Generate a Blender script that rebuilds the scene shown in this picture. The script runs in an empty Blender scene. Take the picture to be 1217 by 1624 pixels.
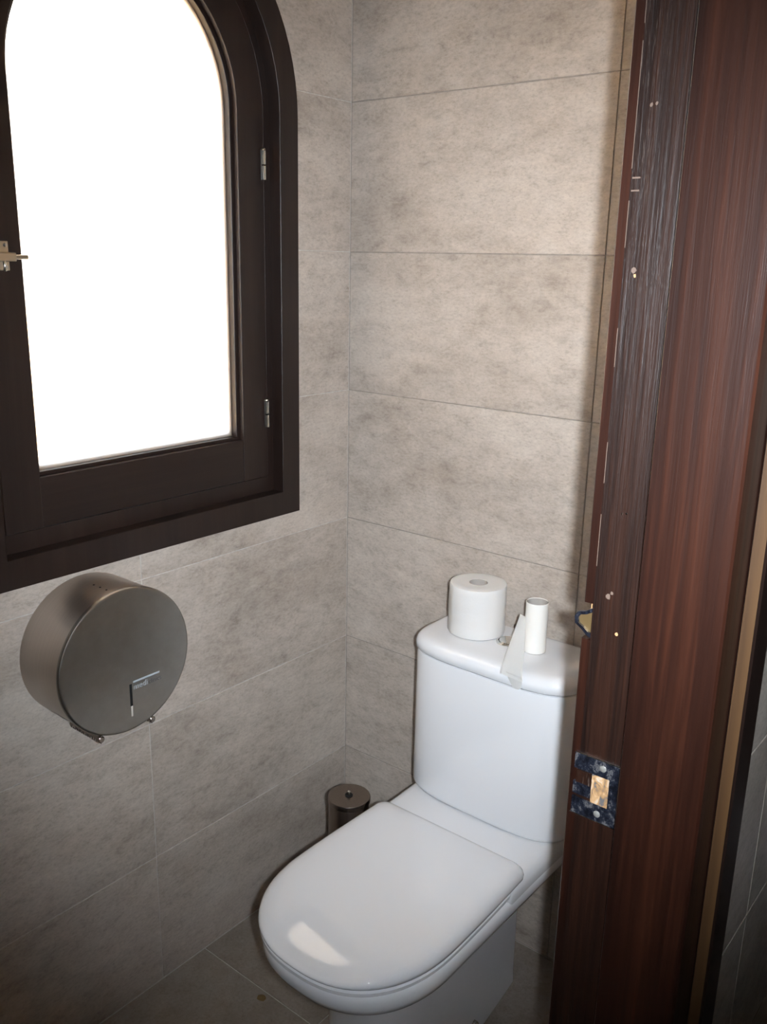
import bpy, bmesh, math, random
from mathutils import Vector, Matrix
random.seed(7)
scene = bpy.context.scene
COL = scene.collection

# ------------------------------------------------------------------ camera
W, H = 1217.0, 1624.0
F_PX = 1428.57
CAM = Vector((1.3372, -1.5419, 1.4815))
YAW, PITCH, ROLL = 0.6730, 0.2712, 0.0213
fwd = Vector((-math.sin(YAW) * math.cos(PITCH), math.cos(YAW) * math.cos(PITCH), -math.sin(PITCH)))
rgt = fwd.cross(Vector((0, 0, 1))).normalized()
upv = rgt.cross(fwd)
R2 = math.cos(ROLL) * rgt + math.sin(ROLL) * upv
U2 = -math.sin(ROLL) * rgt + math.cos(ROLL) * upv
cd = bpy.data.cameras.new('camera')
cd.sensor_fit = 'VERTICAL'
cd.sensor_height = 36.0
cd.lens = 36.0 * F_PX / H
cd.clip_start = 0.01
cam = bpy.data.objects.new('camera', cd)
COL.objects.link(cam)
M = Matrix((R2, U2, -fwd)).transposed().to_4x4()
M.translation = CAM
cam.matrix_world = M
scene.camera = cam

# ------------------------------------------------------------------ exposure
vs = scene.view_settings
vs.view_transform = 'Standard'
vs.look = 'None'
vs.gamma = 1.0
vs.use_curve_mapping = False
vs.exposure = 0.0

# ------------------------------------------------------------------ daylight outside
world = bpy.data.worlds.new('daylight_sky')
scene.world = world
world.use_nodes = True
bg = world.node_tree.nodes['Background']
bg.inputs['Color'].default_value = (0.80, 0.90, 1.0, 1)
bg.inputs['Strength'].default_value = 10.0

sd = bpy.data.lights.new('sun', 'SUN')
sd.energy = 108.0
sd.angle = math.radians(0.6)
sd.color = (1.0, 0.87, 0.66)
sun = bpy.data.objects.new('sun', sd)
COL.objects.link(sun)
# comes from beyond the building, so no direct sunbeam enters the window
sun.rotation_euler = Vector((-0.55, 0.35, -0.78)).to_track_quat('-Z', 'Y').to_euler()

# the flash on the camera that took the picture (about 5 cm to the right of the lens)
fd = bpy.data.lights.new('camera_flash', 'SPOT')
fd.energy = 140.0
fd.spot_size = math.radians(77)
fd.spot_blend = 1.0
fd.shadow_soft_size = 0.014
fd.color = (0.85, 0.925, 1.0)
flash = bpy.data.objects.new('camera_flash', fd)
COL.objects.link(flash)
flash.location = CAM + 0.050 * R2
aim = (fwd + 0.06 * U2).normalized()
flash.rotation_euler = aim.to_track_quat('-Z', 'Y').to_euler()

# ------------------------------------------------------------------ helpers
def tag(o, label=None, cat=None, group=None, kind=None):
    if label: o['label'] = label
    if cat: o['category'] = cat
    if group: o['group'] = group
    if kind: o['kind'] = kind
    return o

def empty(name, loc, label=None, cat=None, kind=None):
    o = bpy.data.objects.new(name, None)
    o.empty_display_size = 0.05
    COL.objects.link(o)
    o.location = loc
    return tag(o, label, cat, None, kind)

def mesh_obj(name, me, mat, parent=None):
    o = bpy.data.objects.new(name, me)
    COL.objects.link(o)
    if mat is not None and not me.materials:
        me.materials.append(mat)
    if parent is not None:
        o.parent = parent
        o.matrix_parent_inverse = Matrix.Translation(-world_loc(parent))
    return o

def world_loc(o):
    v = Vector(o.location)
    if o.parent is not None:
        # matrix_parent_inverse cancels the parent's place, so mesh parts are in world coordinates
        return v
    return v

def from_bm(name, bm, mat, parent=None, smooth=False, angle=None):
    me = bpy.data.meshes.new(name)
    bmesh.ops.recalc_face_normals(bm, faces=bm.faces)
    bm.to_mesh(me)
    bm.free()
    if smooth:
        for p in me.polygons:
            p.use_smooth = True
        if angle is not None:
            me.set_sharp_from_angle(angle=math.radians(angle))
    return mesh_obj(name, me, mat, parent)

def bm_box(bm, lo, hi, bevel=0.0, seg=1):
    b2 = bmesh.new()
    bmesh.ops.create_cube(b2, size=1.0)
    s = [hi[i] - lo[i] for i in range(3)]
    c = [(hi[i] + lo[i]) / 2 for i in range(3)]
    for v in b2.verts:
        v.co = Vector((v.co.x * s[0] + c[0], v.co.y * s[1] + c[1], v.co.z * s[2] + c[2]))
    if bevel > 0:
        bmesh.ops.bevel(b2, geom=b2.edges[:], offset=bevel, segments=seg, affect='EDGES', profile=0.5)
    add_bm(bm, b2)

def add_bm(bm, b2):
    me = bpy.data.meshes.new('tmp')
    b2.to_mesh(me)
    b2.free()
    bm.from_mesh(me)
    bpy.data.meshes.remove(me)

def box(name, lo, hi, mat, parent=None, bevel=0.0, seg=1):
    bm = bmesh.new()
    bm_box(bm, lo, hi, bevel, seg)
    return from_bm(name, bm, mat, parent)

def bm_loft(bm, rings, cap=True, closed=True):
    vr = [[bm.verts.new(p) for p in r] for r in rings]
    n = len(rings[0])
    for a, b in zip(vr[:-1], vr[1:]):
        for i in range(n if closed else n - 1):
            j = (i + 1) % n
            bm.faces.new((a[i], a[j], b[j], b[i]))
    if cap:
        bm.faces.new(vr[0][::-1])
        bm.faces.new(vr[-1])
    return vr

def bm_lathe(bm, prof, origin, axis='z', n=64, cap=True):
    """prof: (radius, height) along axis from origin."""
    rings = []
    for r, hgt in prof:
        ring = []
        for i in range(n):
            a = 2 * math.pi * i / n
            u, v = r * math.cos(a), r * math.sin(a)
            if axis == 'z': q = (u, v, hgt)
            elif axis == 'x': q = (hgt, u, v)
            else: q = (u, hgt, v)
            ring.append(Vector(origin) + Vector(q))
        rings.append(ring)
    bm_loft(bm, rings, cap)

def bm_prism(bm, pts, axis, a, b):
    """polygon given in the two other axes, extruded along axis from a to b."""
    def q(p, t):
        if axis == 'z': return (p[0], p[1], t)
        if axis == 'x': return (t, p[0], p[1])
        return (p[0], t, p[1])
    bm_loft(bm, [[q(p, a) for p in pts], [q(p, b) for p in pts]])

def bm_tube(bm, pts, r, n=12):
    rings = []
    for k, p in enumerate(pts):
        p = Vector(p)
        d = Vector(pts[min(k + 1, len(pts) - 1)]) - Vector(pts[max(k - 1, 0)])
        d.normalize()
        ref = Vector((0, 0, 1)) if abs(d.z) < 0.9 else Vector((1, 0, 0))
        u = d.cross(ref).normalized(); v = d.cross(u)
        rings.append([p + r * (math.cos(2 * math.pi * i / n) * u + math.sin(2 * math.pi * i / n) * v) for i in range(n)])
    bm_loft(bm, rings)

# ------------------------------------------------------------------ materials
def new_mat(name):
    m = bpy.data.materials.new(name)
    m.use_nodes = True
    nt = m.node_tree
    return m, nt, nt.nodes['Principled BSDF']

def N(nt, typ, **kw):
    n = nt.nodes.new(typ)
    for k, v in kw.items():
        setattr(n, k, v)
    return n

def mixc(nt, fac, a, b, blend='MIX'):
    n = N(nt, 'ShaderNodeMix', data_type='RGBA', blend_type=blend)
    for s, v in ((0, fac), (6, a), (7, b)):
        if hasattr(v, 'default_value') or hasattr(v, 'is_linked'):
            nt.links.new(v, n.inputs[s])
        else:
            n.inputs[s].default_value = v if s == 0 else (*v, 1)
    return n.outputs[2]

def ramp(nt, src, stops):
    r = N(nt, 'ShaderNodeValToRGB')
    e = r.color_ramp.elements
    while len(e) < len(stops): e.new(0.5)
    for el, (p, c) in zip(e, stops):
        el.position = p
        el.color = (*c, 1) if len(c) == 3 else c
    nt.links.new(src, r.inputs[0])
    return r.outputs[0]

def noise(nt, vec, scale, detail=6, rough=0.6, dist=0.0):
    n = N(nt, 'ShaderNodeTexNoise')
    n.inputs['Scale'].default_value = scale
    n.inputs['Detail'].default_value = detail
    n.inputs['Roughness'].default_value = rough
    n.inputs['Distortion'].default_value = dist
    nt.links.new(vec, n.inputs['Vector'])
    return n.outputs['Fac']

def coords(nt, scale=(1, 1, 1), rnd=True):
    tc = N(nt, 'ShaderNodeTexCoord')
    mp = N(nt, 'ShaderNodeMapping')
    mp.inputs['Scale'].default_value = scale
    nt.links.new(tc.outputs['Object'], mp.inputs['Vector'])
    if not rnd:
        return mp.outputs[0]
    oi = N(nt, 'ShaderNodeObjectInfo')
    ml = N(nt, 'ShaderNodeMath', operation='MULTIPLY')
    ml.inputs[1].default_value = 37.0
    nt.links.new(oi.outputs['Random'], ml.inputs[0])
    va = N(nt, 'ShaderNodeVectorMath', operation='ADD')
    nt.links.new(mp.outputs[0], va.inputs[0])
    nt.links.new(ml.outputs[0], va.inputs[1])
    return va.outputs[0]

def bump(nt, bs, height, strength, dist=0.002):
    b = N(nt, 'ShaderNodeBump')
    b.inputs['Strength'].default_value = strength
    b.inputs['Distance'].default_value = dist
    nt.links.new(height, b.inputs['Height'])
    nt.links.new(b.outputs[0], bs.inputs['Normal'])

def mat_tile(name, dark, mid, light, scale):
    m, nt, bs = new_mat(name)
    v = coords(nt, scale)
    big = noise(nt, v, 4.5, 6, 0.66, 0.15)
    med = noise(nt, v, 30.0, 9, 0.78, 0.25)
    fine = noise(nt, v, 170.0, 5, 0.7)
    c1 = ramp(nt, big, [(0.33, dark), (0.5, mid), (0.68, light)])
    c2 = ramp(nt, med, [(0.34, dark), (0.46, mid), (0.66, light)])
    c = mixc(nt, 0.5, c1, c2)
    f = ramp(nt, fine, [(0.28, (0.74, 0.73, 0.71)), (0.45, (0.97, 0.97, 0.97)), (0.7, (1.12, 1.12, 1.12))])
    c = mixc(nt, 1.0, c, f, 'MULTIPLY')
    nt.links.new(c, bs.inputs['Base Color'])
    bs.inputs['Roughness'].default_value = 0.5
    bs.inputs['Specular IOR Level'].default_value = 0.35
    bump(nt, bs, med, 0.12, 0.002)
    return m

def mat_plain(name, col, rough=0.5, metal=0.0, spec=0.5, coat=0.0):
    m, nt, bs = new_mat(name)
    bs.inputs['Base Color'].default_value = (*col, 1)
    bs.inputs['Roughness'].default_value = rough
    bs.inputs['Metallic'].default_value = metal
    bs.inputs['Specular IOR Level'].default_value = spec
    bs.inputs['Coat Weight'].default_value = coat
    bs.inputs['Coat Roughness'].default_value = 0.05
    return m

def mat_grout(name, col):
    m, nt, bs = new_mat(name)
    v = coords(nt, (1, 1, 1), False)
    n = noise(nt, v, 60, 4)
    c = ramp(nt, n, [(0.3, tuple(x * 0.75 for x in col)), (0.7, tuple(min(1, x * 1.15) for x in col))])
    nt.links.new(c, bs.inputs['Base Color'])
    bs.inputs['Roughness'].default_value = 0.85
    return m

def mat_wood(name, dark, mid, light, rough=0.35, along='z', streak=90.0, coat=0.0, spec=0.5, bmp=0.15, wear=0.0):
    m, nt, bs = new_mat(name)
    sc = {'z': (1, 1, 0.03), 'y': (1, 0.03, 1), 'x': (0.03, 1, 1)}[along]
    v = coords(nt, sc, True)
    a = noise(nt, v, streak, 6, 0.65, 0.3)
    b = noise(nt, v, streak * 0.22, 4, 0.6, 0.5)
    c = mixc(nt, 0.55, ramp(nt, a, [(0.34, dark), (0.52, mid), (0.68, light)]),
             ramp(nt, b, [(0.32, dark), (0.5, mid), (0.7, light)]))
    if wear > 0:
        w1 = noise(nt, coords(nt, (1, 1, 0.06), True), 520, 3, 0.7)
        w2 = noise(nt, coords(nt, (1, 1, 0.5), True), 5, 3, 0.6)
        wm = N(nt, 'ShaderNodeMath', operation='MULTIPLY')
        nt.links.new(ramp(nt, w1, [(0.56, (0, 0, 0)), (0.68, (1, 1, 1))]), wm.inputs[0])
        nt.links.new(ramp(nt, w2, [(0.48, (0, 0, 0)), (0.62, (wear, wear, wear))]), wm.inputs[1])
        c = mixc(nt, wm.outputs[0], c, (0.34, 0.27, 0.23))
    nt.links.new(c, bs.inputs['Base Color'])
    bs.inputs['Roughness'].default_value = rough
    bs.inputs['Specular IOR Level'].default_value = spec
    bs.inputs['Coat Weight'].default_value = coat
    bs.inputs['Coat Roughness'].default_value = 0.25
    bump(nt, bs, a, bmp, 0.001)
    return m

def mat_brushed(name, col, rough, scale=(1, 1, 1), aniso=0.0, freq=300, amt=0.08):
    m, nt, bs = new_mat(name)
    bs.inputs['Metallic'].default_value = 1.0
    v = coords(nt, scale, False)
    n = noise(nt, v, freq, 4, 0.6)
    c = ramp(nt, n, [(0.3, tuple(x * (1 - amt) for x in col)), (0.7, tuple(min(1, x * (1 + amt)) for x in col))])
    nt.links.new(c, bs.inputs['Base Color'])
    rr = N(nt, 'ShaderNodeMapRange')
    rr.inputs['To Min'].default_value = rough - 0.05
    rr.inputs['To Max'].default_value = rough + 0.06
    nt.links.new(n, rr.inputs['Value'])
    nt.links.new(rr.outputs[0], bs.inputs['Roughness'])
    bs.inputs['Anisotropic'].default_value = aniso
    return m

def mat_worn(name):
    m, nt, bs = new_mat(name)
    v = coords(nt, (1, 1, 0.7), False)
    n = noise(nt, v, 60, 7, 0.8, 0.3)
    c = ramp(nt, n, [(0.42, (0.020, 0.022, 0.034)), (0.54, (0.06, 0.07, 0.11)), (0.60, (0.42, 0.42, 0.44)), (0.66, (0.10, 0.10, 0.12))])
    nt.links.new(c, bs.inputs['Base Color'])
    bs.inputs['Metallic'].default_value = 0.75
    bs.inputs['Roughness'].default_value = 0.34
    bump(nt, bs, n, 0.5, 0.001)
    return m

def mat_mortise(name):
    m, nt, bs = new_mat(name)
    v = coords(nt, (1, 1, 0.6), False)
    n = noise(nt, v, 90, 5, 0.6, 0.8)
    c = ramp(nt, n, [(0.36, (0.16, 0.15, 0.15)), (0.44, (0.45, 0.26, 0.12)), (0.55, (0.66, 0.40, 0.20)), (0.66, (0.74, 0.60, 0.46))])
    nt.links.new(c, bs.inputs['Base Color'])
    bs.inputs['Roughness'].default_value = 0.7
    bump(nt, bs, n, 0.8, 0.003)
    return m

def mat_ceramic(name, col):
    m, nt, bs = new_mat(name)
    bs.inputs['Base Color'].default_value = (*col, 1)
    bs.inputs['Roughness'].default_value = 0.055
    bs.inputs['Coat Weight'].default_value = 0.6
    bs.inputs['Coat Roughness'].default_value = 0.02
    bs.inputs['Specular IOR Level'].default_value = 0.5
    v = coords(nt, (1, 1, 1), False)
    bump(nt, bs, noise(nt, v, 9, 2), 0.02, 0.002)
    return m

def mat_paper(name, col):
    m, nt, bs = new_mat(name)
    v = coords(nt, (1, 1, 1), False)
    a = noise(nt, v, 260, 4, 0.7)
    b = noise(nt, v, 45, 4, 0.6, 0.8)
    bs.inputs['Base Color'].default_value = (*col, 1)
    bs.inputs['Roughness'].default_value = 0.9
    bs.inputs['Specular IOR Level'].default_value = 0.15
    mx = N(nt, 'ShaderNodeMath', operation='ADD')
    nt.links.new(a, mx.inputs[0]); nt.links.new(b, mx.inputs[1])
    bump(nt, bs, mx.outputs[0], 0.35, 0.002)
    tl = N(nt, 'ShaderNodeBsdfTranslucent')
    tl.inputs[0].default_value = (*col, 1)
    ms = N(nt, 'ShaderNodeMixShader')
    ms.inputs[0].default_value = 0.22
    nt.links.new(bs.outputs[0], ms.inputs[1])
    nt.links.new(tl.outputs[0], ms.inputs[2])
    nt.links.new(ms.outputs[0], nt.nodes['Material Output'].inputs['Surface'])
    return m

def mat_glass(name):
    m, nt, bs = new_mat(name)
    nt.nodes.remove(bs)
    out = nt.nodes['Material Output']
    tr = N(nt, 'ShaderNodeBsdfTransparent')
    tr.inputs[0].default_value = (0.93, 0.95, 0.95, 1)
    gl = N(nt, 'ShaderNodeBsdfGlossy')
    gl.inputs['Roughness'].default_value = 0.02
    fr = N(nt, 'ShaderNodeFresnel')
    fr.inputs['IOR'].default_value = 1.45
    mx = N(nt, 'ShaderNodeMixShader')
    tl = N(nt, 'ShaderNodeBsdfTranslucent')
    tl.inputs[0].default_value = (0.95, 0.97, 1.0, 1)
    fro = N(nt, 'ShaderNodeMixShader')
    fro.inputs[0].default_value = 0.5
    nt.links.new(tr.outputs[0], fro.inputs[1])
    nt.links.new(tl.outputs[0], fro.inputs[2])
    nt.links.new(fr.outputs[0], mx.inputs[0])
    nt.links.new(fro.outputs[0], mx.inputs[1])
    nt.links.new(gl.outputs[0], mx.inputs[2])
    nt.links.new(mx.outputs[0], out.inputs['Surface'])
    return m

TILE_W = mat_tile('wall_tile_stone', (0.275, 0.229, 0.192), (0.45, 0.392, 0.340), (0.585, 0.522, 0.462), (0.68, 0.68, 1.3))
TILE_F = mat_tile('floor_tile_stone', (0.20, 0.165, 0.135), (0.27, 0.232, 0.195), (0.34, 0.30, 0.26), (1, 1, 1))
GROUT = mat_grout('grout', (0.58, 0.55, 0.51))
GROUT_D = mat_grout('dark_grout', (0.33, 0.295, 0.26))  # darker grout tone for the back wall joints
PLASTER = mat_plain('plaster', (0.62, 0.58, 0.52), 0.9)
WOOD_WIN = mat_wood('dark_stained_window_wood', (0.011, 0.0055, 0.004), (0.018, 0.0092, 0.0068), (0.028, 0.0155, 0.0115), 0.42, 'z', 70, spec=0.4)
WOOD_WIN_H = mat_wood('dark_stained_window_wood_horizontal', (0.011, 0.0055, 0.004), (0.018, 0.0092, 0.0068), (0.028, 0.0155, 0.0115), 0.42, 'y', 70, spec=0.4)
WOOD_JAMB = mat_wood('varnished_mahogany', (0.007, 0.0020, 0.0011), (0.024, 0.0064, 0.0032), (0.064, 0.0180, 0.0080), 0.38, 'z', 110, 0.0, 0.60, 0.45)
WOOD_REB = mat_wood('worn_varnished_mahogany', (0.007, 0.0023, 0.0014), (0.019, 0.0062, 0.0032), (0.048, 0.0155, 0.0072), 0.42, 'z', 220, 0.0, 0.60, 0.8, wear=0.40)
WOOD_RAW = mat_wood('bare_wood', (0.50, 0.25, 0.10), (0.68, 0.38, 0.18), (0.80, 0.52, 0.28), 0.7, 'z', 120)
WOOD_EDGE = mat_wood('rubbed_wood_edge', (0.035, 0.015, 0.006), (0.085, 0.040, 0.014), (0.15, 0.075, 0.026), 0.55, 'z', 60)
WOOD_OUT = mat_wood('bare_wood_sunlit_tone', (0.35, 0.20, 0.10), (0.48, 0.30, 0.17), (0.60, 0.42, 0.27), 0.6, 'z', 60)  # bare outer wood; sunlight on it is put into this lighter colour
CERAMIC = mat_ceramic('white_glazed_ceramic', (0.80, 0.812, 0.84))
SEAT_W = mat_ceramic('white_seat_plastic', (0.80, 0.812, 0.84))
STEEL = mat_brushed('brushed_steel', (0.50, 0.43, 0.375), 0.30, (1, 0.0, 0.0), 0.75, 400, 0.10)
_nt = STEEL.node_tree
_tg = N(_nt, 'ShaderNodeTangent', direction_type='RADIAL', axis='X')
_nt.links.new(_tg.outputs[0], _nt.nodes['Principled BSDF'].inputs['Tangent'])
_nt.nodes['Principled BSDF'].inputs['Anisotropic Rotation'].default_value = 0.25
STEEL_F = mat_brushed('brushed_steel_face', (0.33, 0.305, 0.275), 0.34, (1, 0.15, 0.15), 0.0, 300, 0.06)
STEEL_B = mat_brushed('dark_brushed_steel', (0.27, 0.225, 0.195), 0.24, (1, 1, 0.02), 0.0, 300, 0.10)
CHROME = mat_plain('chrome', (0.75, 0.74, 0.72), 0.12, 1.0)
BRASSY = mat_plain('nickel_plated_brass', (0.62, 0.56, 0.46), 0.28, 1.0)
PLATE = mat_worn('worn_blackened_steel')
MORT = mat_mortise('splintered_mortise')
BLACK = mat_plain('black_slot', (0.004, 0.004, 0.004), 0.6)
PAPER = mat_paper('tissue_paper', (0.90, 0.885, 0.865))
CARD = mat_plain('white_cardboard', (0.86, 0.835, 0.79), 0.85, spec=0.2)
GLASS = mat_glass('window_glass')
PRINT = mat_plain('pale_print', (0.42, 0.46, 0.50), 0.6)
PRINT_D = mat_plain('dark_print', (0.11, 0.105, 0.115), 0.6)
CHIP = mat_plain('chipped_varnish', (0.19, 0.13, 0.10), 0.7)
GREYCARD = mat_plain('darkened_inner_cardboard', (0.42, 0.385, 0.35), 0.9, spec=0.1)  # greyed to darken the insides of roll core and tube
BRASS = mat_plain('brass_cup', (0.62, 0.43, 0.20), 0.32, 0.85)
RUST = mat_plain('rust_spot', (0.22, 0.14, 0.055), 0.8)
SCREW = mat_plain('zinc_screw', (0.42, 0.41, 0.38), 0.35, 0.4)
TISSUE = mat_plain('white_tissue', (0.92, 0.915, 0.90), 0.95, spec=0.1)
WINDOWGREY = mat_plain('level_window', (0.55, 0.52, 0.47), 0.5)
GROUND = mat_grout('sunlit_sandy_ground', (0.74, 0.50, 0.27))

# ------------------------------------------------------------------ room shell
ROOM_W = 0.920      # inside, window wall to door wall
ROOM_F = -1.62      # front wall
ROOM_H = 2.40
OUT_X = 1.080       # outer face of the door wall
DOOR_Y0, DOOR_Y1 = -1.50, -0.650
DOOR_H = 2.10
TH = 0.30
GAP = 0.0022
REC = 0.0014

WC = -0.533         # window centre (y)
WZ = 1.748          # spring line of the arch

def arch_pts(a, zb, n=28, zc=WZ, yc=WC):
    pts = [(yc - a, zb), (yc + a, zb)]
    for i in range(n + 1):
        t = math.pi * i / n
        pts.append((yc + a * math.cos(t), zc + a * math.sin(t)))
    return pts

def cutter_obj(a, zb, x0, x1):
    bm = bmesh.new()
    bm_prism(bm, arch_pts(a, zb), 'x', x0, x1)
    return from_bm('cutter', bm, None)

def bool_cut(o, cut):
    md = o.modifiers.new('cut', 'BOOLEAN')
    md.operation = 'DIFFERENCE'
    md.solver = 'EXACT'
    md.object = cut
    bpy.context.view_layer.update()
    dg = bpy.context.evaluated_depsgraph_get()
    me = bpy.data.meshes.new_from_object(o.evaluated_get(dg))
    o.modifiers.clear()
    o.data = me

def tile_mesh(w, h, t, name='tile'):
    """tile in its local plane: width along X, height along Z, front towards -Y"""
    bm = bmesh.new()
    c = 0.0007
    def ring(ins, y):
        return [(-w / 2 + ins, y, -h / 2 + ins), (w / 2 - ins, y, -h / 2 + ins), (w / 2 - ins, y, h / 2 - ins), (-w / 2 + ins, y, h / 2 - ins)]
    bm_loft(bm, [ring(0, t), ring(0, c), ring(c, 0)])
    me = bpy.data.meshes.new(name)
    bmesh.ops.recalc_face_normals(bm, faces=bm.faces)
    bm.to_mesh(me); bm.free()
    return me

_tile_cache = {}
def place_tile(parent, u0, u1, v0, v1, frame, mat, t=0.008):
    """frame maps (u, v) on the wall to a matrix placing the tile"""
    w, h = u1 - u0 - GAP, v1 - v0 - GAP
    key = (round(w, 4), round(h, 4), mat.name)
    if key not in _tile_cache:
        me = tile_mesh(w, h, t)
        me.materials.append(mat)
        _tile_cache[key] = me
    o = bpy.data.objects.new('tile', _tile_cache[key])
    COL.objects.link(o)
    o.parent = parent
    o.matrix_local = frame((u0 + u1) / 2, (v0 + v1) / 2)
    return o

def cuts(lo, hi, first, step):
    c = [lo]
    x = first
    while x < hi - 0.004:
        if x > lo + 0.004: c.append(x)
        x += step
    c.append(hi)
    return list(zip(c[:-1], c[1:]))

rows = cuts(0, ROOM_H, TH, TH)
T = 0.008
# wall_left: window wall, plane x = 0
wl = box('wall_left', (-0.13, ROOM_F - 0.1, -0.05), (-REC, 0.25, ROOM_H + 0.1), GROUT)
tag(wl, 'grey-beige stone tiled wall with the arched window', 'wall', None, 'structure')
cut = cutter_obj(0.335, 0.985, -0.4, 0.1)
bool_cut(wl, cut)
fl = lambda u, v: Matrix.Translation((0, u, v)) @ Matrix.Rotation(math.radians(90), 4, 'Z')
for (u0, u1) in cuts(ROOM_F, 0, -0.584 - 0.6, 0.6):
    for (v0, v1) in rows:
        o = place_tile(wl, u0, u1, v0, v1, fl, TILE_W)
        if u1 > WC - 0.34 and u0 < WC + 0.34 and v1 > 0.98 and v0 < WZ + 0.36:
            bool_cut(o, cut)
            if len(o.data.polygons) == 0:
                bpy.data.objects.remove(o)
bpy.data.objects.remove(cut)

# wall_back: behind the cistern, plane y = 0
wb = box('wall_back', (-REC, REC, -0.05), (ROOM_W + 0.15, 0.15, ROOM_H + 0.1), GROUT_D)
tag(wb, 'grey-beige stone tiled wall behind the toilet cistern', 'wall', None, 'structure')
fb = lambda u, v: Matrix.Translation((u, 0, v))
for (u0, u1) in cuts(0, ROOM_W, 0.6, 0.6):
    for (v0, v1) in rows:
        place_tile(wb, u0, u1, v0, v1, fb, TILE_W)

# floor
flo = box('floor', (-0.2, -3.2, -0.10), (2.5, 0.8, -REC), GROUT)
tag(flo, 'brownish grey stone tiled floor', 'floor', None, 'structure')
ff = lambda u, v: Matrix.Translation((u, v, 0)) @ Matrix.Rotation(math.radians(-90), 4, 'X')
for (u0, u1) in cuts(0, 2.4, 0.335, 0.6):
    for (v0, v1) in cuts(-3.0, 0.0, -2.87, 0.6):
        place_tile(flo, u0, u1, v0, v1, ff, TILE_F)

# a rusty spot on the floor tile
bm = bmesh.new()
bm_prism(bm, [(0.199 + 0.011 * (0.8 + 0.3 * random.random()) * math.cos(2 * math.pi * i / 12), -0.487 + 0.009 * (0.8 + 0.3 * random.random()) * math.sin(2 * math.pi * i / 12)) for i in range(12)], 'z', -0.0005, 0.0002)
from_bm('rust_spot', bm, RUST, flo)

# wall_right: the wall that holds the doorway (two piers and a lintel), tiled on both faces
wr = empty('wall_right', (0, 0, 0), 'tiled wall around the doorway, dark grey outside the door frame', 'wall', 'structure')
box('pier', (ROOM_W + T, DOOR_Y1 + 0.03, 0), (OUT_X - T - REC - 0.004, REC, ROOM_H), GROUT, wr)
box('pier', (ROOM_W + T, ROOM_F, 0), (OUT_X - T - REC - 0.004, DOOR_Y0 - 0.03, ROOM_H), GROUT, wr)
box('lintel', (ROOM_W + T, DOOR_Y0 - 0.03, DOOR_H + 0.03), (OUT_X - T - REC - 0.004, DOOR_Y1 + 0.03, ROOM_H), GROUT, wr)
box('pier', (1.0, 0.0, 0), (OUT_X - T - REC - 0.004, 0.8, ROOM_H), GROUT, wr)
box('pier', (1.0, -3.0, 0), (OUT_X - T - REC - 0.004, ROOM_F, ROOM_H), GROUT, wr)
WX = OUT_X - 0.004      # tile face outside
fr_out = lambda u, v: Matrix.Translation((WX, u, v)) @ Matrix.Rotation(math.radians(90), 4, 'Z')
fr_in = lambda u, v: Matrix.Translation((ROOM_W, u, v)) @ Matrix.Rotation(math.radians(-90), 4, 'Z')
for (u0, u1) in cuts(DOOR_Y1 + 0.03, 0.8, -0.37, 0.6):
    for (v0, v1) in rows:
        place_tile(wr, u0, u1, v0, v1, fr_out, TILE_W)
for (u0, u1) in cuts(DOOR_Y1 + 0.03, 0.0, -0.6, 0.6):
    for (v0, v1) in rows:
        place_tile(wr, u0, u1, v0, v1, fr_in, TILE_W)

# the unseen rest of the toilet room and of the lobby where the camera stands
wf = tag(box('wall_front', (0, ROOM_F - 0.1, 0), (ROOM_W + 0.05, ROOM_F, ROOM_H), PLASTER), 'plain wall opposite the toilet cistern', 'wall', None, 'structure')
ce = tag(box('ceiling', (-0.2, -3.2, ROOM_H), (2.5, 0.9, ROOM_H + 0.1), PLASTER), 'plain light plaster ceiling', 'ceiling', None, 'structure')
LOB = mat_plain('lobby_wall_paint', (0.30, 0.27, 0.24), 0.9)
for nm, lo, hi, lb in (('wall_lobby_far', (2.40, -3.1, 0), (2.5, 0.9, ROOM_H), 'plain lobby wall facing the doorway'),
                       ('wall_lobby_side', (1.05, 0.8, 0), (2.4, 0.9, ROOM_H), 'plain lobby end wall beyond the doorway'),
                       ('wall_lobby_near', (1.05, -3.1, 0), (2.4, -3.0, ROOM_H), 'plain lobby end wall behind the viewer')):
    tag(box(nm, lo, hi, LOB), lb, 'wall', None, 'structure')

# ground outside the window, in full sun
gr = tag(box('ground', (-30, -20, -0.6), (-0.14, 20, -0.4), GROUND), 'sunlit pale ground outside the window', 'ground', None, 'structure')

# ------------------------------------------------------------------ window
win = empty('window_1', (0, WC, 0.95), 'dark brown arched wooden window with a bright single pane', 'window', 'structure')

def arch_ring(name, a1, b1, a2, b2, x0, x1, mat, parent, bev=0.0012, n=36):
    """outer half width a1 and bottom b1, inner half width a2 and bottom b2, from depth x0 to x1 (x1 = room side)"""
    bm = bmesh.new()
    o = arch_pts(a1, b1, n); i = arch_pts(a2, b2, n)
    c = bev
    def grow(a, b, d): return arch_pts(a + d, b - d, n)
    prof = [(grow(a1, b1, 0), x0), (grow(a1, b1, 0), x1 - c), (grow(a1, b1, -c), x1), (grow(a2, b2, c), x1), (grow(a2, b2, 0), x1 - c), (grow(a2, b2, 0), x0)]
    rings = [[bm.verts.new((x, p[0], p[1])) for p in pts] for pts, x in prof]
    m = len(o)
    for k in range(len(rings)):
        r, s = rings[k], rings[(k + 1) % len(rings)]
        for j in range(m):
            bm.faces.new((r[j], r[(j + 1) % m], s[(j + 1) % m], s[j]))
    return from_bm(name, bm, mat, parent, True, 25)

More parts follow.
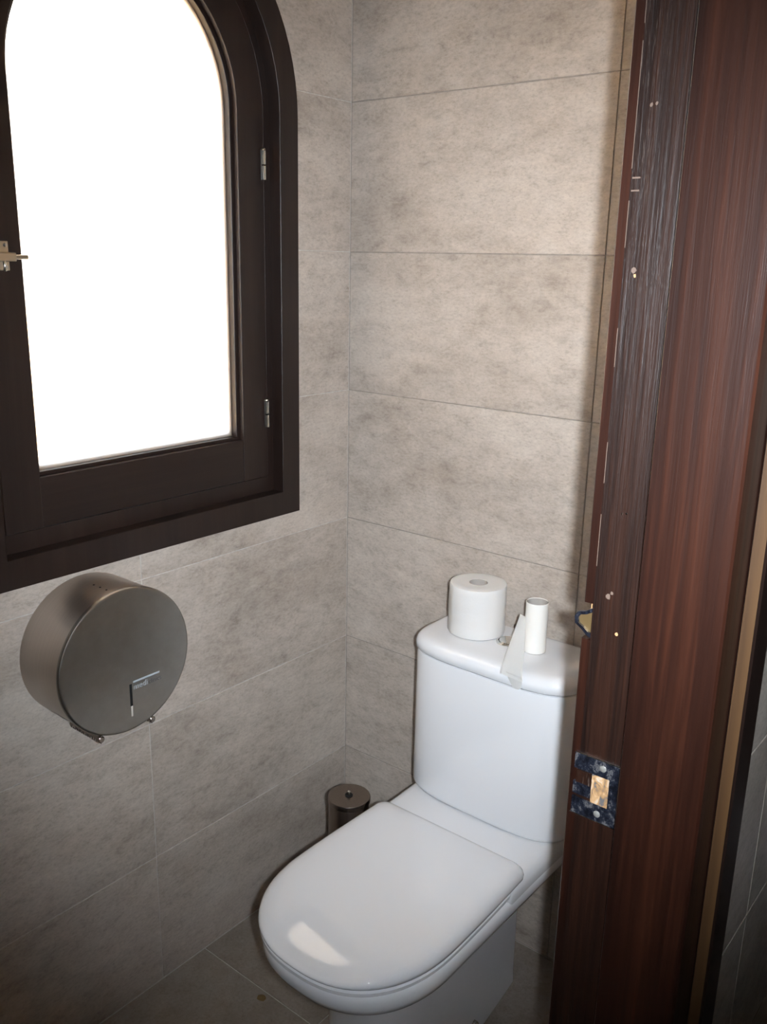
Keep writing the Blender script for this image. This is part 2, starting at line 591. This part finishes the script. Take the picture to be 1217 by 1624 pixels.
def arch_band(name, a1, a2, z0, x0, x1, mat, parent, bev=0.0012, n=32):
    """inverted U: two stiles from z0 up and the arch, without a bottom"""
    bm = bmesh.new()
    def line(a):
        pts = [(WC + a, z0)]
        for i in range(n + 1):
            t = math.pi * i / n
            pts.append((WC + a * math.cos(t), WZ + a * math.sin(t)))
        pts.append((WC - a, z0))
        return pts
    c = bev
    prof = [(a1, x0), (a1, x1 - c), (a1 - c, x1), (a2 + c, x1), (a2, x1 - c), (a2, x0)]
    secs = []
    L = [line(a) for a, _ in prof]
    for j in range(len(L[0])):
        secs.append([(prof[k][1], L[k][j][0], L[k][j][1]) for k in range(len(prof))])
    bm_loft(bm, secs)
    return from_bm(name, bm, mat, parent, True, 25)

arch_ring('casing', 0.362, 0.953, 0.312, 1.004, -0.02, 0.010, WOOD_WIN, win, 0.0006)
arch_ring('frame_liner', 0.330, 0.990, 0.296, 1.036, -0.10, -0.020, WOOD_WIN, win, 0.0003)
sash = arch_band('sash_stiles', 0.2945, 0.228, 1.0375, -0.062, -0.018, WOOD_WIN, win, 0.0005)
box('sash_rail', (-0.062, WC - 0.2275, 1.0375), (-0.0185, WC + 0.2275, 1.123), WOOD_WIN_H, win, 0.001)
arch_ring('glazing_bead', 0.2278, 1.1232, 0.220, 1.130, -0.045, -0.030, WOOD_WIN, win, 0.0008)
arch_ring('outer_bead', 0.2278, 1.1232, 0.214, 1.137, -0.062, -0.0505, WOOD_OUT, win, 0.0008)
bm = bmesh.new()
bm_prism(bm, arch_pts(0.2272, 1.1238, 36), 'x', -0.050, -0.0455)
from_bm('pane', bm, GLASS, win)
# hinges on the right stile
for zc in (1.656, 1.171):
    hy = WC + 0.2895
    bm = bmesh.new()
    bm_lathe(bm, [(0.0052, -0.027), (0.0058, -0.0265), (0.0058, -0.0015), (0.0052, -0.001)], (-0.0135, hy, zc), 'z', 16)
    h = from_bm('hinge', bm, CHROME, win, True, 40)
    bm = bmesh.new()
    bm_lathe(bm, [(0.0052, 0.001), (0.0058, 0.0015), (0.0058, 0.0265), (0.0046, 0.0275)], (-0.0135, hy, zc), 'z', 16)
    from_bm('hinge_knuckle', bm, CHROME, h, True, 40)
    bm = bmesh.new()
    bm_lathe(bm, [(0.0030, 0.027), (0.0048, 0.0285), (0.0044, 0.0305), (0.002, 0.0318)], (-0.0135, hy, zc), 'z', 12)
    from_bm('pin_cap', bm, BRASSY, h, True, 40)
# latch on the left stile
lat = box('latch_plate', (-0.018, -0.822, 1.456), (-0.0145, -0.783, 1.500), BRASSY, win, 0.0014, 2)
tag(lat, 'small nickel latch plate')
box('latch_guide', (-0.016, -0.815, 1.4695), (-0.003, -0.777, 1.4835), BRASSY, lat, 0.0018, 2)
bm = bmesh.new()
bm_tube(bm, [(-0.0075, -0.815, 1.4765), (-0.0075, -0.757, 1.4765)], 0.0036, 14)
from_bm('bolt', bm, BRASSY, lat, True, 40)
for dy, z in ((-0.789, 1.494), (-0.790, 1.4615)):
    bm = bmesh.new()
    bm_lathe(bm, [(0.0030, -0.0146), (0.0030, -0.0136), (0.0016, -0.0126)], (0, dy, z), 'x', 12)
    from_bm('screw', bm, CHROME, lat, True, 40)
bm = bmesh.new()
bm_tube(bm, [(-0.0065, -0.797, 1.471), (-0.0040, -0.797, 1.463), (-0.0060, -0.796, 1.456)], 0.0028, 10)
from_bm('thumb_piece', bm, CHROME, lat, True, 50)

# ------------------------------------------------------------------ door frame
dr = empty('door_1', (1.0, DOOR_Y1, 0), 'varnished dark mahogany door frame with metal strike plates', 'door frame', 'structure')
YJ = DOOR_Y1
XS = 0.986          # where the door stop begins
# rebate board that takes the strike plates
NZ0, NZ1 = 1.070, 1.114     # notch for the upper strike
bm = bmesh.new()
bm_prism(bm, [(0.931, YJ), (XS + 0.004, YJ), (XS + 0.004, YJ + 0.03), (0.931, YJ + 0.03)], 'z', 0, DOOR_H)
from_bm('jamb_board', bm, WOOD_REB, dr)
# rounded bead along the room side edge, in two lengths with the notch between them
def bead(z0, z1):
    bm = bmesh.new()
    pts = [(0.931, YJ + 0.03), (0.931, YJ + 0.0022), (0.9200, YJ + 0.0022), (0.9188, YJ + 0.0034), (0.9185, YJ + 0.03)]
    bm_prism(bm, pts, 'z', z0, z1)
    return from_bm('edge_bead', bm, WOOD_JAMB, dr, True, 40)
bead(0, NZ0); bead(NZ1, DOOR_H)
box('notch', (0.9235, YJ + 0.012, NZ0), (0.931, YJ + 0.03, NZ1), WOOD_RAW, dr)
# door stop, standing proud
bm = bmesh.new()
YS = YJ - 0.012
pts = [(XS, YJ + 0.03), (XS, YS + 0.0015), (XS + 0.0015, YS), (1.0775, YS), (1.0800, YS + 0.0025), (1.0800, YJ + 0.05), (XS + 0.01, YJ + 0.05)]
bm_prism(bm, pts, 'z', 0, DOOR_H)
from_bm('door_stop', bm, WOOD_JAMB, dr)
# architrave on the outer face
bm = bmesh.new()
YA = YJ + 0.042
pts = [(1.0795, YA + 0.003), (1.0815, YA), (1.0945, YA), (1.0970, YA + 0.003), (1.0970, YA + 0.052), (1.0950, YA + 0.055), (OUT_X - 0.004, YA + 0.055), (OUT_X - 0.004, YA + 0.02), (1.0795, YA + 0.02)]
bm_prism(bm, pts, 'z', 0, DOOR_H + 0.06)
ar = from_bm('architrave', bm, WOOD_WIN, dr)
ar.data.materials.append(WOOD_EDGE)
for p in ar.data.polygons:
    if p.normal.y < -0.9: p.material_index = 1
# the near jamb and the head of the frame (out of view)
box('jamb_board', (0.919, DOOR_Y0 - 0.03, 0), (1.08, DOOR_Y0, DOOR_H), WOOD_JAMB, dr)
box('head_board', (0.919, DOOR_Y0 - 0.03, DOOR_H), (1.08, DOOR_Y1 + 0.03, DOOR_H + 0.03), WOOD_JAMB, dr)

# lower strike plate with its latch mortise
sp = empty('strike_plate', (0, 0, 0))
sp.parent = dr
sp.matrix_parent_inverse = Matrix.Translation(-Vector(dr.location))
bm = bmesh.new()
y0, y1 = YJ - 0.0014, YJ + 0.004
outer = (0.926, 0.984, 0.848, 0.928)
hole = (0.949, 0.971, 0.869, 0.907)
def slab(xa, xb, za, zb):
    bm_box(bm, (xa, y0, za), (xb, y1, zb))
slab(outer[0], outer[1], hole[3], outer[3])
slab(outer[0], outer[1], outer[2], hole[2])
slab(hole[1], outer[1], hole[2], hole[3])
slab(0.926, 0.949, 0.8735, 0.889)
bpy.data.objects.remove(sp)
sp = from_bm('strike_plate', bm, PLATE, dr)
tag(sp, 'worn blackened strike plate with open latch hole')
box('mortise', (hole[0], YJ - 0.0006, hole[2]), (hole[1], YJ + 0.003, hole[3]), MORT, sp)
box('lip_tongue', (0.929, YJ - 0.0011, 0.889), (0.949, YJ + 0.003, 0.905), WOOD_REB, sp)
for (xa, za) in ((0.962, 0.9185), (0.9595, 0.8575)):
    bm = bmesh.new()
    bm_lathe(bm, [(0.0042, YJ - 0.0010), (0.0042, YJ - 0.0020), (0.0026, YJ - 0.0030)], (xa, 0, za), 'y', 16)
    from_bm('screw', bm, SCREW, sp, True, 40)
box('scored_edge', (0.926, YJ - 0.0022, 0.9278), (0.985, YJ, 0.9290), CHROME, sp)
box('scored_edge', (0.925, YJ - 0.0022, 0.8470), (0.984, YJ, 0.8480), CHROME, sp)

# upper strike with a curled lip standing out past the jamb edge
bm = bmesh.new()
prof = [(0.9335, 0.0245), (0.922, 0.0150), (0.9125, 0.0115), (0.9095, 0.004), (0.9105, -0.006), (0.919, -0.013), (0.9260, -0.021), (0.9335, -0.024)]
zc = 1.0915
def lip(d, yy): return [(x - 0.930, yy, zc + z) for x, z in prof]
outl = [(x, zc + z * 0.8) for x, z in prof]
inn = [(0.931 + (x - 0.931) * 0.80, zc + z * 0.58) for x, z in prof]
for ya, yb in ((YJ + 0.0005, YJ + 0.006),):
    vo0 = [bm.verts.new((x, ya, z)) for x, z in outl]; vo1 = [bm.verts.new((x, yb, z)) for x, z in outl]
    vi0 = [bm.verts.new((x, ya, z)) for x, z in inn]; vi1 = [bm.verts.new((x, yb, z)) for x, z in inn]
    for k in range(len(outl) - 1):
        bm.faces.new((vo0[k], vo0[k + 1], vi0[k + 1], vi0[k]))
        bm.faces.new((vo1[k], vo1[k + 1], vi1[k + 1], vi1[k]))
        bm.faces.new((vo0[k], vo0[k + 1], vo1[k + 1], vo1[k]))
        bm.faces.new((vi0[k], vi0[k + 1], vi1[k + 1], vi1[k]))
    for k in (0, -1):
        bm.faces.new((vo0[k], vi0[k], vi1[k], vo1[k]))
us = from_bm('bolt_strike', bm, PLATE, dr)
tag(us, 'curled metal bolt strike lip past the jamb edge')
bm = bmesh.new()
bm_prism(bm, [(x, z) for x, z in inn], 'y', YJ + 0.0035, YJ + 0.0075)
from_bm('lip_cup', bm, BRASS, us)
# pale line where the varnish is rubbed off the arris
for z0, z1 in ((1.16, 1.22), (1.255, 1.30), (1.38, 1.42), (1.50, 1.545), (1.575, 1.69), (1.705, 1.76)):
    box('worn_arris', (0.9308, YJ - 0.0002, z0), (0.9315, YJ + 0.002, z1), CHIP, dr)
# chips and nail heads in the varnish
for k, (x, z, r, m) in enumerate(((0.948, 1.128, 0.0035, CHIP), (0.952, 1.133, 0.0022, CHIP), (0.962, 1.087, 0.0022, WOOD_RAW), (0.943, 1.478, 0.003, CHIP),
                                  (0.9445, 1.473, 0.0018, WOOD_RAW), (0.9455, 1.632, 0.0022, CHIP), (0.951, 1.633, 0.0016, CHIP), (0.955, 1.225, 0.0012, CHROME), (0.960, 1.226, 0.0012, CHROME))):
    bm = bmesh.new()
    n = 7
    pts = [(x + r * (0.6 + 0.5 * random.random()) * math.cos(2 * math.pi * i / n), z + r * (0.7 + 0.6 * random.random()) * math.sin(2 * math.pi * i / n)) for i in range(n)]
    bm_prism(bm, pts, 'y', YJ - 0.0004, YJ + 0.002)
    from_bm('varnish_chip', bm, m, dr)
for z in (1.5655, 1.5535):
    box('scratch', (0.9325, YJ - 0.0003, z), (0.941, YJ + 0.001, z + 0.0016), CHIP, dr)

# ------------------------------------------------------------------ toilet
XC = 0.510
toi = empty('toilet', (XC, -0.33, 0), 'white close-coupled toilet with its lid closed', 'toilet')

def seat_outline(ins, yb, yf=-0.709, hw=0.1745, hwb=0.170, ysh=-0.500, rb=0.022, n=2.4, m=40):
    """plan of lid, seat and rim: straight back, slightly swelling sides, rounded front"""
    hw -= ins; hwb -= ins; yb -= ins; yf += ins
    pts = []
    rb = max(rb, 0.001)
    # left back corner -> along back to the right
    for i in range(7):
        t = math.pi / 2 * i / 6
        pts.append((-hwb + rb - rb * math.cos(t), yb - rb + rb * math.sin(t)))
    for i in range(7):
        t = math.pi / 2 * (1 - i / 6)
        pts.append((hwb - rb + rb * math.cos(t), yb - rb + rb * math.sin(t)))
    ks = 8
    for i in range(1, ks):
        s = i / ks
        y = (yb - rb) + (ysh - (yb - rb)) * s
        pts.append((hwb + (hw - hwb) * math.sin(s * math.pi / 2), y))
    for i in range(m + 1):
        t = math.pi * i / m
        c, s = math.cos(t), math.sin(t)
        x = hw * math.copysign(abs(c) ** (2 / n), c)
        y = ysh + (yf - ysh) * abs(s) ** (2 / n)
        pts.append((x, y))
    for i in range(1, ks):
        s = 1 - i / ks
        y = (yb - rb) + (ysh - (yb - rb)) * s
        pts.append((-(hwb + (hw - hwb) * math.sin(s * math.pi / 2)), y))
    return pts

def ring3(pts, z, dome=None):
    return [(XC + x, y, z) for x, y in pts]

def loft_plan(name, levels, mat, parent, f, angle=None, domed=None):
    """levels: (inset, z); f(inset) gives the plan"""
    bm = bmesh.new()
    rings = [ring3(f(i), z) for i, z in levels]
    vr = bm_loft(bm, rings, cap=False)
    bm.faces.new(vr[0][::-1])
    if domed is None:
        bm.faces.new(vr[-1])
    else:
        cx, cy, zz = domed
        base = f(levels[-1][0]); z0 = levels[-1][1]
        prev = vr[-1]
        K = 7
        for k in range(1, K):
            s = 1 - k / K
            z = z0 + (zz - z0) * (1 - s * s)
            cur = [bm.verts.new((XC + cx + (x - cx) * s, cy + (y - cy) * s, z)) for x, y in base]
            for i in range(len(cur)):
                j = (i + 1) % len(cur)
                bm.faces.new((prev[i], prev[j], cur[j], cur[i]))
            prev = cur
        bm.faces.new(prev)
    return from_bm(name, bm, mat, parent, True, angle)

ZR = 0.394
# bowl and pedestal, one ceramic casting
def blend(a, b, t): return [(p[0] + (q[0] - p[0]) * t, p[1] + (q[1] - p[1]) * t) for p, q in zip(a, b)]
rim = lambda ins: seat_outline(ins, -0.012, -0.701, 0.1715, 0.177, -0.500, 0.018)
ped = seat_outline(0.0, -0.100, -0.575, 0.088, 0.066, -0.475, 0.012, 2.4)
ped0 = seat_outline(0.0, -0.100, -0.578, 0.091, 0.068, -0.475, 0.012, 2.4)
bm = bmesh.new()
lv = [(ped0, 0.0), (ped0, 0.004), (ped, 0.03), (ped, 0.20), (blend(ped, rim(0), 0.03), 0.262), (blend(ped, rim(0), 0.12), 0.297), (blend(ped, rim(0), 0.30), 0.317),
      (blend(ped, rim(0), 0.58), 0.333), (blend(ped, rim(0), 0.82), 0.345), (blend(ped, rim(0), 0.95), 0.355), (rim(0), 0.368), (rim(0.0), ZR - 0.012), (rim(0.004), ZR - 0.003), (rim(0.012), ZR)]
bm_loft(bm, [ring3(p, z) for p, z in lv])
bowl = from_bm('bowl', bm, CERAMIC, toi, True, 50)
# shelf between seat and cistern
shelf = lambda ins: [(x, y) for x, y in seat_outline(ins, -0.014, -0.350, 0.1715, 0.177, -0.320, 0.018, 4.0)]
loft_plan('shelf', [(0.002, ZR - 0.02), (0.0, ZR - 0.01), (0.0, 0.400), (0.002, 0.4065), (0.007, 0.4130), (0.014, 0.4175), (0.024, 0.419)], CERAMIC, toi, shelf, 40)
# seat ring (closed under the lid)
loft_plan('seat', [(0.014, ZR + 0.0008), (0.005, ZR + 0.0015), (0.002, ZR + 0.005), (0.002, ZR + 0.011), (0.005, ZR + 0.014), (0.014, ZR + 0.0146)], SEAT_W, toi,
          lambda i: seat_outline(i, -0.277), 40)
# lid
lid = loft_plan('lid', [(0.012, ZR + 0.0158), (0.004, ZR + 0.0162), (0.0005, ZR + 0.0185), (0.0, ZR + 0.025), (0.0015, ZR + 0.031), (0.005, ZR + 0.036), (0.011, ZR + 0.0400), (0.020, ZR + 0.0430), (0.034, ZR + 0.0450)],
          SEAT_W, toi, lambda i: seat_outline(i, -0.273), 60, (0.0, -0.46, ZR + 0.0480))
# the lid bows gently down towards its front edge
for v in lid.data.vertices:
    if v.co.z > ZR + 0.02 and v.co.y < -0.59:
        v.co.z -= 1.15 * (-0.59 - v.co.y) ** 2 * min(1.0, (v.co.z - ZR - 0.02) / 0.020)
# floor bolt in the pedestal side
bm = bmesh.new()
bm_lathe(bm, [(0.0062, 0.075), (0.0062, 0.0880), (0.0045, 0.0905), (0.002, 0.0915)], (XC, -0.285, 0.034), 'x', 16)
from_bm('floor_bolt', bm, CHROME, toi, True, 40)

# cistern
def cist(ins, hw=0.184, yf=-0.203, yb=-0.010, ysh=-0.10, n=3.6, m=44, rb=0.012):
    hw -= ins; yb -= ins; yf += ins
    pts = []
    for i in range(5):
        t = math.pi / 2 * i / 4
        pts.append((-hw + rb - rb * math.cos(t), yb - rb + rb * math.sin(t)))
    for i in range(5):
        t = math.pi / 2 * (1 - i / 4)
        pts.append((hw - rb + rb * math.cos(t), yb - rb + rb * math.sin(t)))
    for i in range(m + 1):
        t = math.pi * i / m
        c, s = math.cos(t), math.sin(t)
        # flatter in the middle, quick at the corners
        pts.append((hw * math.copysign(abs(c) ** (2 / n), c), ysh + (yf - ysh) * abs(s) ** (2 / n)))
    return pts
loft_plan('cistern', [(0.012, 0.4205), (0.004, 0.4215), (0.0008, 0.426), (0.0, 0.432), (0.0, 0.720), (0.0015, 0.7265), (0.008, 0.7295)], CERAMIC, toi, cist, 40)
cl = lambda i: cist(i, 0.1865, -0.2065, -0.008)
lid_c = loft_plan('cistern_lid', [(0.012, 0.7300), (0.003, 0.7308), (0.0, 0.7340), (0.0, 0.744), (0.001, 0.748), (0.0035, 0.7535), (0.008, 0.758), (0.014, 0.7606), (0.022, 0.7618)], CERAMIC, toi, cl, 60, (0.0, -0.105, 0.7628))
bm = bmesh.new()
bm_lathe(bm, [(0.0235, 0.7615), (0.0235, 0.7648), (0.0220, 0.7660), (0.0190, 0.7660), (0.0185, 0.7640), (0.0175, 0.7640), (0.0170, 0.7668), (0.012, 0.7690), (0.004, 0.7698)], (XC - 0.003, -0.098, 0), 'z', 40)
from_bm('flush_button', bm, CHROME, toi, True, 30)

# ------------------------------------------------------------------ toilet roll on the cistern
ZL = 0.7632
RX, RY = 0.4265, -0.0885
rol = empty('toilet_roll', (RX, RY, ZL), 'full white toilet paper roll standing on the cistern lid', 'toilet roll')
bm = bmesh.new()
R0, HR = 0.0572, 0.1030
prof = [(0.0185, 0.0005), (R0 - 0.003, 0.0), (R0 - 0.0006, 0.001)]
for k in range(13):
    prof.append((R0 + 0.0007 * math.sin(k * 1.7) * (1 if 0 < k < 12 else 0), 0.004 + (HR - 0.008) * k / 12))
prof += [(R0 - 0.0010, HR - 0.0008), (R0 - 0.0032, HR), (0.040, HR + 0.0003), (0.030, HR - 0.0003), (0.0195, HR), (0.0185, HR - 0.001)]
bm_lathe(bm, [(r, z + ZL) for r, z in prof] , (RX, RY, 0), 'z', 80, cap=False)
from_bm('paper', bm, PAPER, rol, True, 40)
bm = bmesh.new()
bm_lathe(bm, [(0.0184, 0.0005), (0.0184, HR - 0.0006), (0.0176, HR - 0.0006), (0.0176, 0.0005)], (RX, RY, ZL), 'z', 48, cap=False)
from_bm('cardboard_core', bm, GREYCARD, rol, True, 40)
# loose outer sheet end
bm = bmesh.new()
g = []
for i in range(9):
    a = math.radians(205 + 42 * i / 8)
    col = []
    for k in range(9):
        lift = 0.0008 + 0.0012 * (i / 8) ** 2 + 0.0007 * math.sin(k * 1.3 + i)
        z = ZL + 0.003 + (HR - 0.007) * k / 8
        col.append(bm.verts.new((RX + (R0 + lift) * math.cos(a), RY + (R0 + lift) * math.sin(a), z)))
    g.append(col)
for i in range(8):
    for k in range(8):
        bm.faces.new((g[i][k], g[i + 1][k], g[i + 1][k + 1], g[i][k + 1]))
bmesh.ops.solidify(bm, geom=bm.faces[:], thickness=0.0003)
from_bm('loose_sheet', bm, PAPER, rol, True, 60)

# ------------------------------------------------------------------ empty tube with torn tissue
TX, TY = 0.5665, -0.0980
RT, HT = 0.0215, 0.1005
tub = empty('empty_roll_tube', (TX, TY, ZL), 'empty white cardboard roll tube with a torn scrap of tissue', 'roll tube')
bm = bmesh.new()
bm_lathe(bm, [(RT - 0.0008, 0.0), (RT, 0.0004), (RT * 1.005, HT * 0.5), (RT, HT - 0.0005), (RT - 0.0009, HT), (RT - 0.0011, HT - 0.0006), (RT - 0.0011, 0.001)], (TX, TY, ZL), 'z', 56, cap=False)
from_bm('tube', bm, CARD, tub, True, 40)
bm = bmesh.new()
bm_lathe(bm, [(RT - 0.0012, 0.0006), (RT - 0.0012, HT - 0.0012), (RT - 0.0016, HT - 0.0012), (RT - 0.0016, 0.0006)], (TX, TY, ZL), 'z', 56, cap=False)
from_bm('inner_dark_lining', bm, GREYCARD, tub, True, 40)  # added grey lining, darkens the tube's inside by colour
def sheet(name, rows_, mat, parent, nx=8, th=0.0004):
    """rows_ = list of (left point, right point, bulge) from top to bottom"""
    bm = bmesh.new()
    g = []
    for a, b, bul in rows_:
        a, b = Vector(a), Vector(b)
        d = Vector((0.35, -0.94, 0)) * bul
        g.append([bm.verts.new(a.lerp(b, i / nx) + d * math.sin(math.pi * i / nx)) for i in range(nx + 1)])
    for r, s in zip(g[:-1], g[1:]):
        for i in range(nx):
            bm.faces.new((r[i], r[i + 1], s[i + 1], s[i]))
    bmesh.ops.solidify(bm, geom=bm.faces[:], thickness=th)
    return from_bm(name, bm, mat, parent, True, 60)
ts = sheet('torn_tissue', [((0.5440, -0.1215, 0.8392), (0.5560, -0.1225, 0.8370), 0.0),
                           ((0.5450, -0.1350, 0.8215), (0.5650, -0.1350, 0.8200), 0.002),
                           ((0.5480, -0.1550, 0.8030), (0.5765, -0.1550, 0.8010), 0.004),
                           ((0.5530, -0.1800, 0.7830), (0.5900, -0.1800, 0.7800), 0.004),
                           ((0.5580, -0.2020, 0.7680), (0.6010, -0.2020, 0.7660), 0.002),
                           ((0.5595, -0.2105, 0.7530), (0.6075, -0.2105, 0.7490), 0.0)], TISSUE, tub)
sheet('torn_tissue', [((0.5700, -0.2078, 0.7590), (0.6040, -0.2085, 0.7580), 0.0),
                      ((0.5760, -0.2085, 0.7480), (0.6060, -0.2090, 0.7460), 0.001),
                      ((0.5830, -0.2085, 0.7370), (0.6050, -0.2090, 0.7370), 0.001),
                      ((0.5900, -0.2085, 0.7310), (0.6000, -0.2090, 0.7320), 0.0)], TISSUE, tub)

# ------------------------------------------------------------------ toilet brush holder
BX, BY = 0.205, -0.222
br = empty('toilet_brush_holder', (BX, BY, 0), 'cylindrical brushed steel toilet brush holder in the corner', 'brush holder')
bm = bmesh.new()
bm_lathe(bm, [(0.043, 0.0), (0.0445, 0.002), (0.0445, 0.336), (0.0435, 0.338)], (BX, BY, 0), 'z', 56)
from_bm('holder', bm, STEEL_B, br, True, 40)
bm = bmesh.new()
bm_lathe(bm, [(0.046, 0.3385), (0.0472, 0.3395), (0.0472, 0.349), (0.0462, 0.3508), (0.030, 0.3514), (0.008, 0.3518)], (BX, BY, 0), 'z', 56)
ld = from_bm('lid', bm, STEEL_B, br, True, 40)
bm = bmesh.new()
bm_lathe(bm, [(0.0040, 0.3516), (0.0040, 0.3600), (0.0030, 0.3618), (0.0010, 0.3624)], (BX, BY, 0), 'z', 16)
from_bm('pin', bm, CHROME, ld, True, 40)
bm = bmesh.new()
bm_lathe(bm, [(0.0085, 0.3516), (0.0085, 0.3535), (0.0065, 0.3545)], (BX, BY, 0), 'z', 20)
from_bm('collar', bm, BLACK, ld, True, 40)

# ------------------------------------------------------------------ jumbo roll dispenser
DY, DZ, DR = -0.708, 0.8150, 0.1300
dp = empty('paper_dispenser', (0, DY, DZ - DR), 'round brushed steel paper dispenser under the window', 'paper dispenser')
bm = bmesh.new()
bm_lathe(bm, [(DR - 0.002, 0.0005), (DR - 0.001, 0.002), (DR - 0.001, 0.1125)], (0, DY, DZ), 'x', 128)
from_bm('drum', bm, STEEL, dp, True, 40)
bm = bmesh.new()
bm_lathe(bm, [(DR - 0.0005, 0.1130), (DR + 0.0008, 0.1136), (DR + 0.0008, 0.1180), (DR - 0.0002, 0.1198), (DR - 0.0018, 0.1206), (DR - 0.004, 0.1208)], (0, DY, DZ), 'x', 128)
face = from_bm('cover', bm, STEEL_F, dp, True, 30)
FX = 0.1208
box('level_slot', (FX - 0.001, DY + 0.0005, 0.730), (FX + 0.0003, DY + 0.0055, 0.771), BLACK, face)
box('slot_window', (FX - 0.001, DY + 0.0012, 0.7105), (FX + 0.0003, DY + 0.0048, 0.730), WINDOWGREY, face)
# printed bar and lettering
box('printed_bar', (FX - 0.001, DY + 0.0085, 0.7715), (FX + 0.0002, DY + 0.0640, 0.7750), PRINT, face)
def lettering(txt, y, z, size, mat, parent, name='lettering'):
    cu = bpy.data.curves.new(name, 'FONT')
    cu.body = txt
    cu.size = size
    cu.extrude = 0.0002
    ob = bpy.data.objects.new('t', cu)
    COL.objects.link(ob)
    bpy.context.view_layer.update()
    me = bpy.data.meshes.new_from_object(ob.evaluated_get(bpy.context.evaluated_depsgraph_get()))
    wd = max(v.co.x for v in me.vertices)
    bpy.data.objects.remove(ob)
    for v in me.vertices:
        v.co = Vector((FX + 0.0001 + v.co.z * 0.5, y + v.co.x, z + v.co.y))
    me.materials.clear()
    mesh_obj(name, me, mat, parent)
    return wd
lw = lettering('medi', DY + 0.0085, 0.7585, 0.0155, PRINT, face)
lettering('clinics', DY + 0.0090 + lw + 0.0010, 0.7585, 0.0115, PRINT_D, face)
# serrated tear-off edges at the mouth
for sgn, ang in ((-1, 27), (1, 22)):
    a = math.radians(270 + sgn * ang)
    cy, cz = DY + (DR - 0.003) * math.cos(a), DZ + (DR - 0.003) * math.sin(a)
    bm = bmesh.new()
    nT = 15
    x0, x1 = 0.022, 0.117
    out = [(x0, 0.004), (x1, 0.004)]
    tip = []
    for k in range(nT):
        xa = x1 - (x1 - x0) * k / nT
        xb = x1 - (x1 - x0) * (k + 0.5) / nT
        tip += [(xa, -0.0150), (xb, -0.0220)]
    tip.append((x0, -0.0150))
    poly = out + tip
    va = [bm.verts.new((x, cy - 0.0006, cz + d)) for x, d in poly]
    vb = [bm.verts.new((x, cy + 0.0006, cz + d)) for x, d in poly]
    m = len(poly)
    for k in range(m):
        bm.faces.new((va[k], va[(k + 1) % m], vb[(k + 1) % m], vb[k]))
    bm.faces.new(va); bm.faces.new(vb[::-1])
    te = from_bm('tear_edge', bm, STEEL_B, dp)
    bm = bmesh.new()
    bm_lathe(bm, [(0.006, 0.1105), (0.006, 0.1165), (0.0045, 0.1180)], (0, cy, cz - 0.013), 'x', 16)
    from_bm('edge_stud', bm, STEEL_B, te, True, 40)
# small holes along the top
for k, dx in enumerate((0.060, 0.078, 0.096)):
    a = math.radians(97)
    bm = bmesh.new()
    y, z = DY + (DR - 0.0012) * math.cos(a), DZ + (DR - 0.0012) * math.sin(a)
    bm_lathe(bm, [(0.0018, 0.0), (0.0018, 0.0006)], (dx, y, z), 'z', 10)
    from_bm('top_hole', bm, BLACK, dp)

# every part that is a thing of its own colour keeps its plain name; nothing is hidden
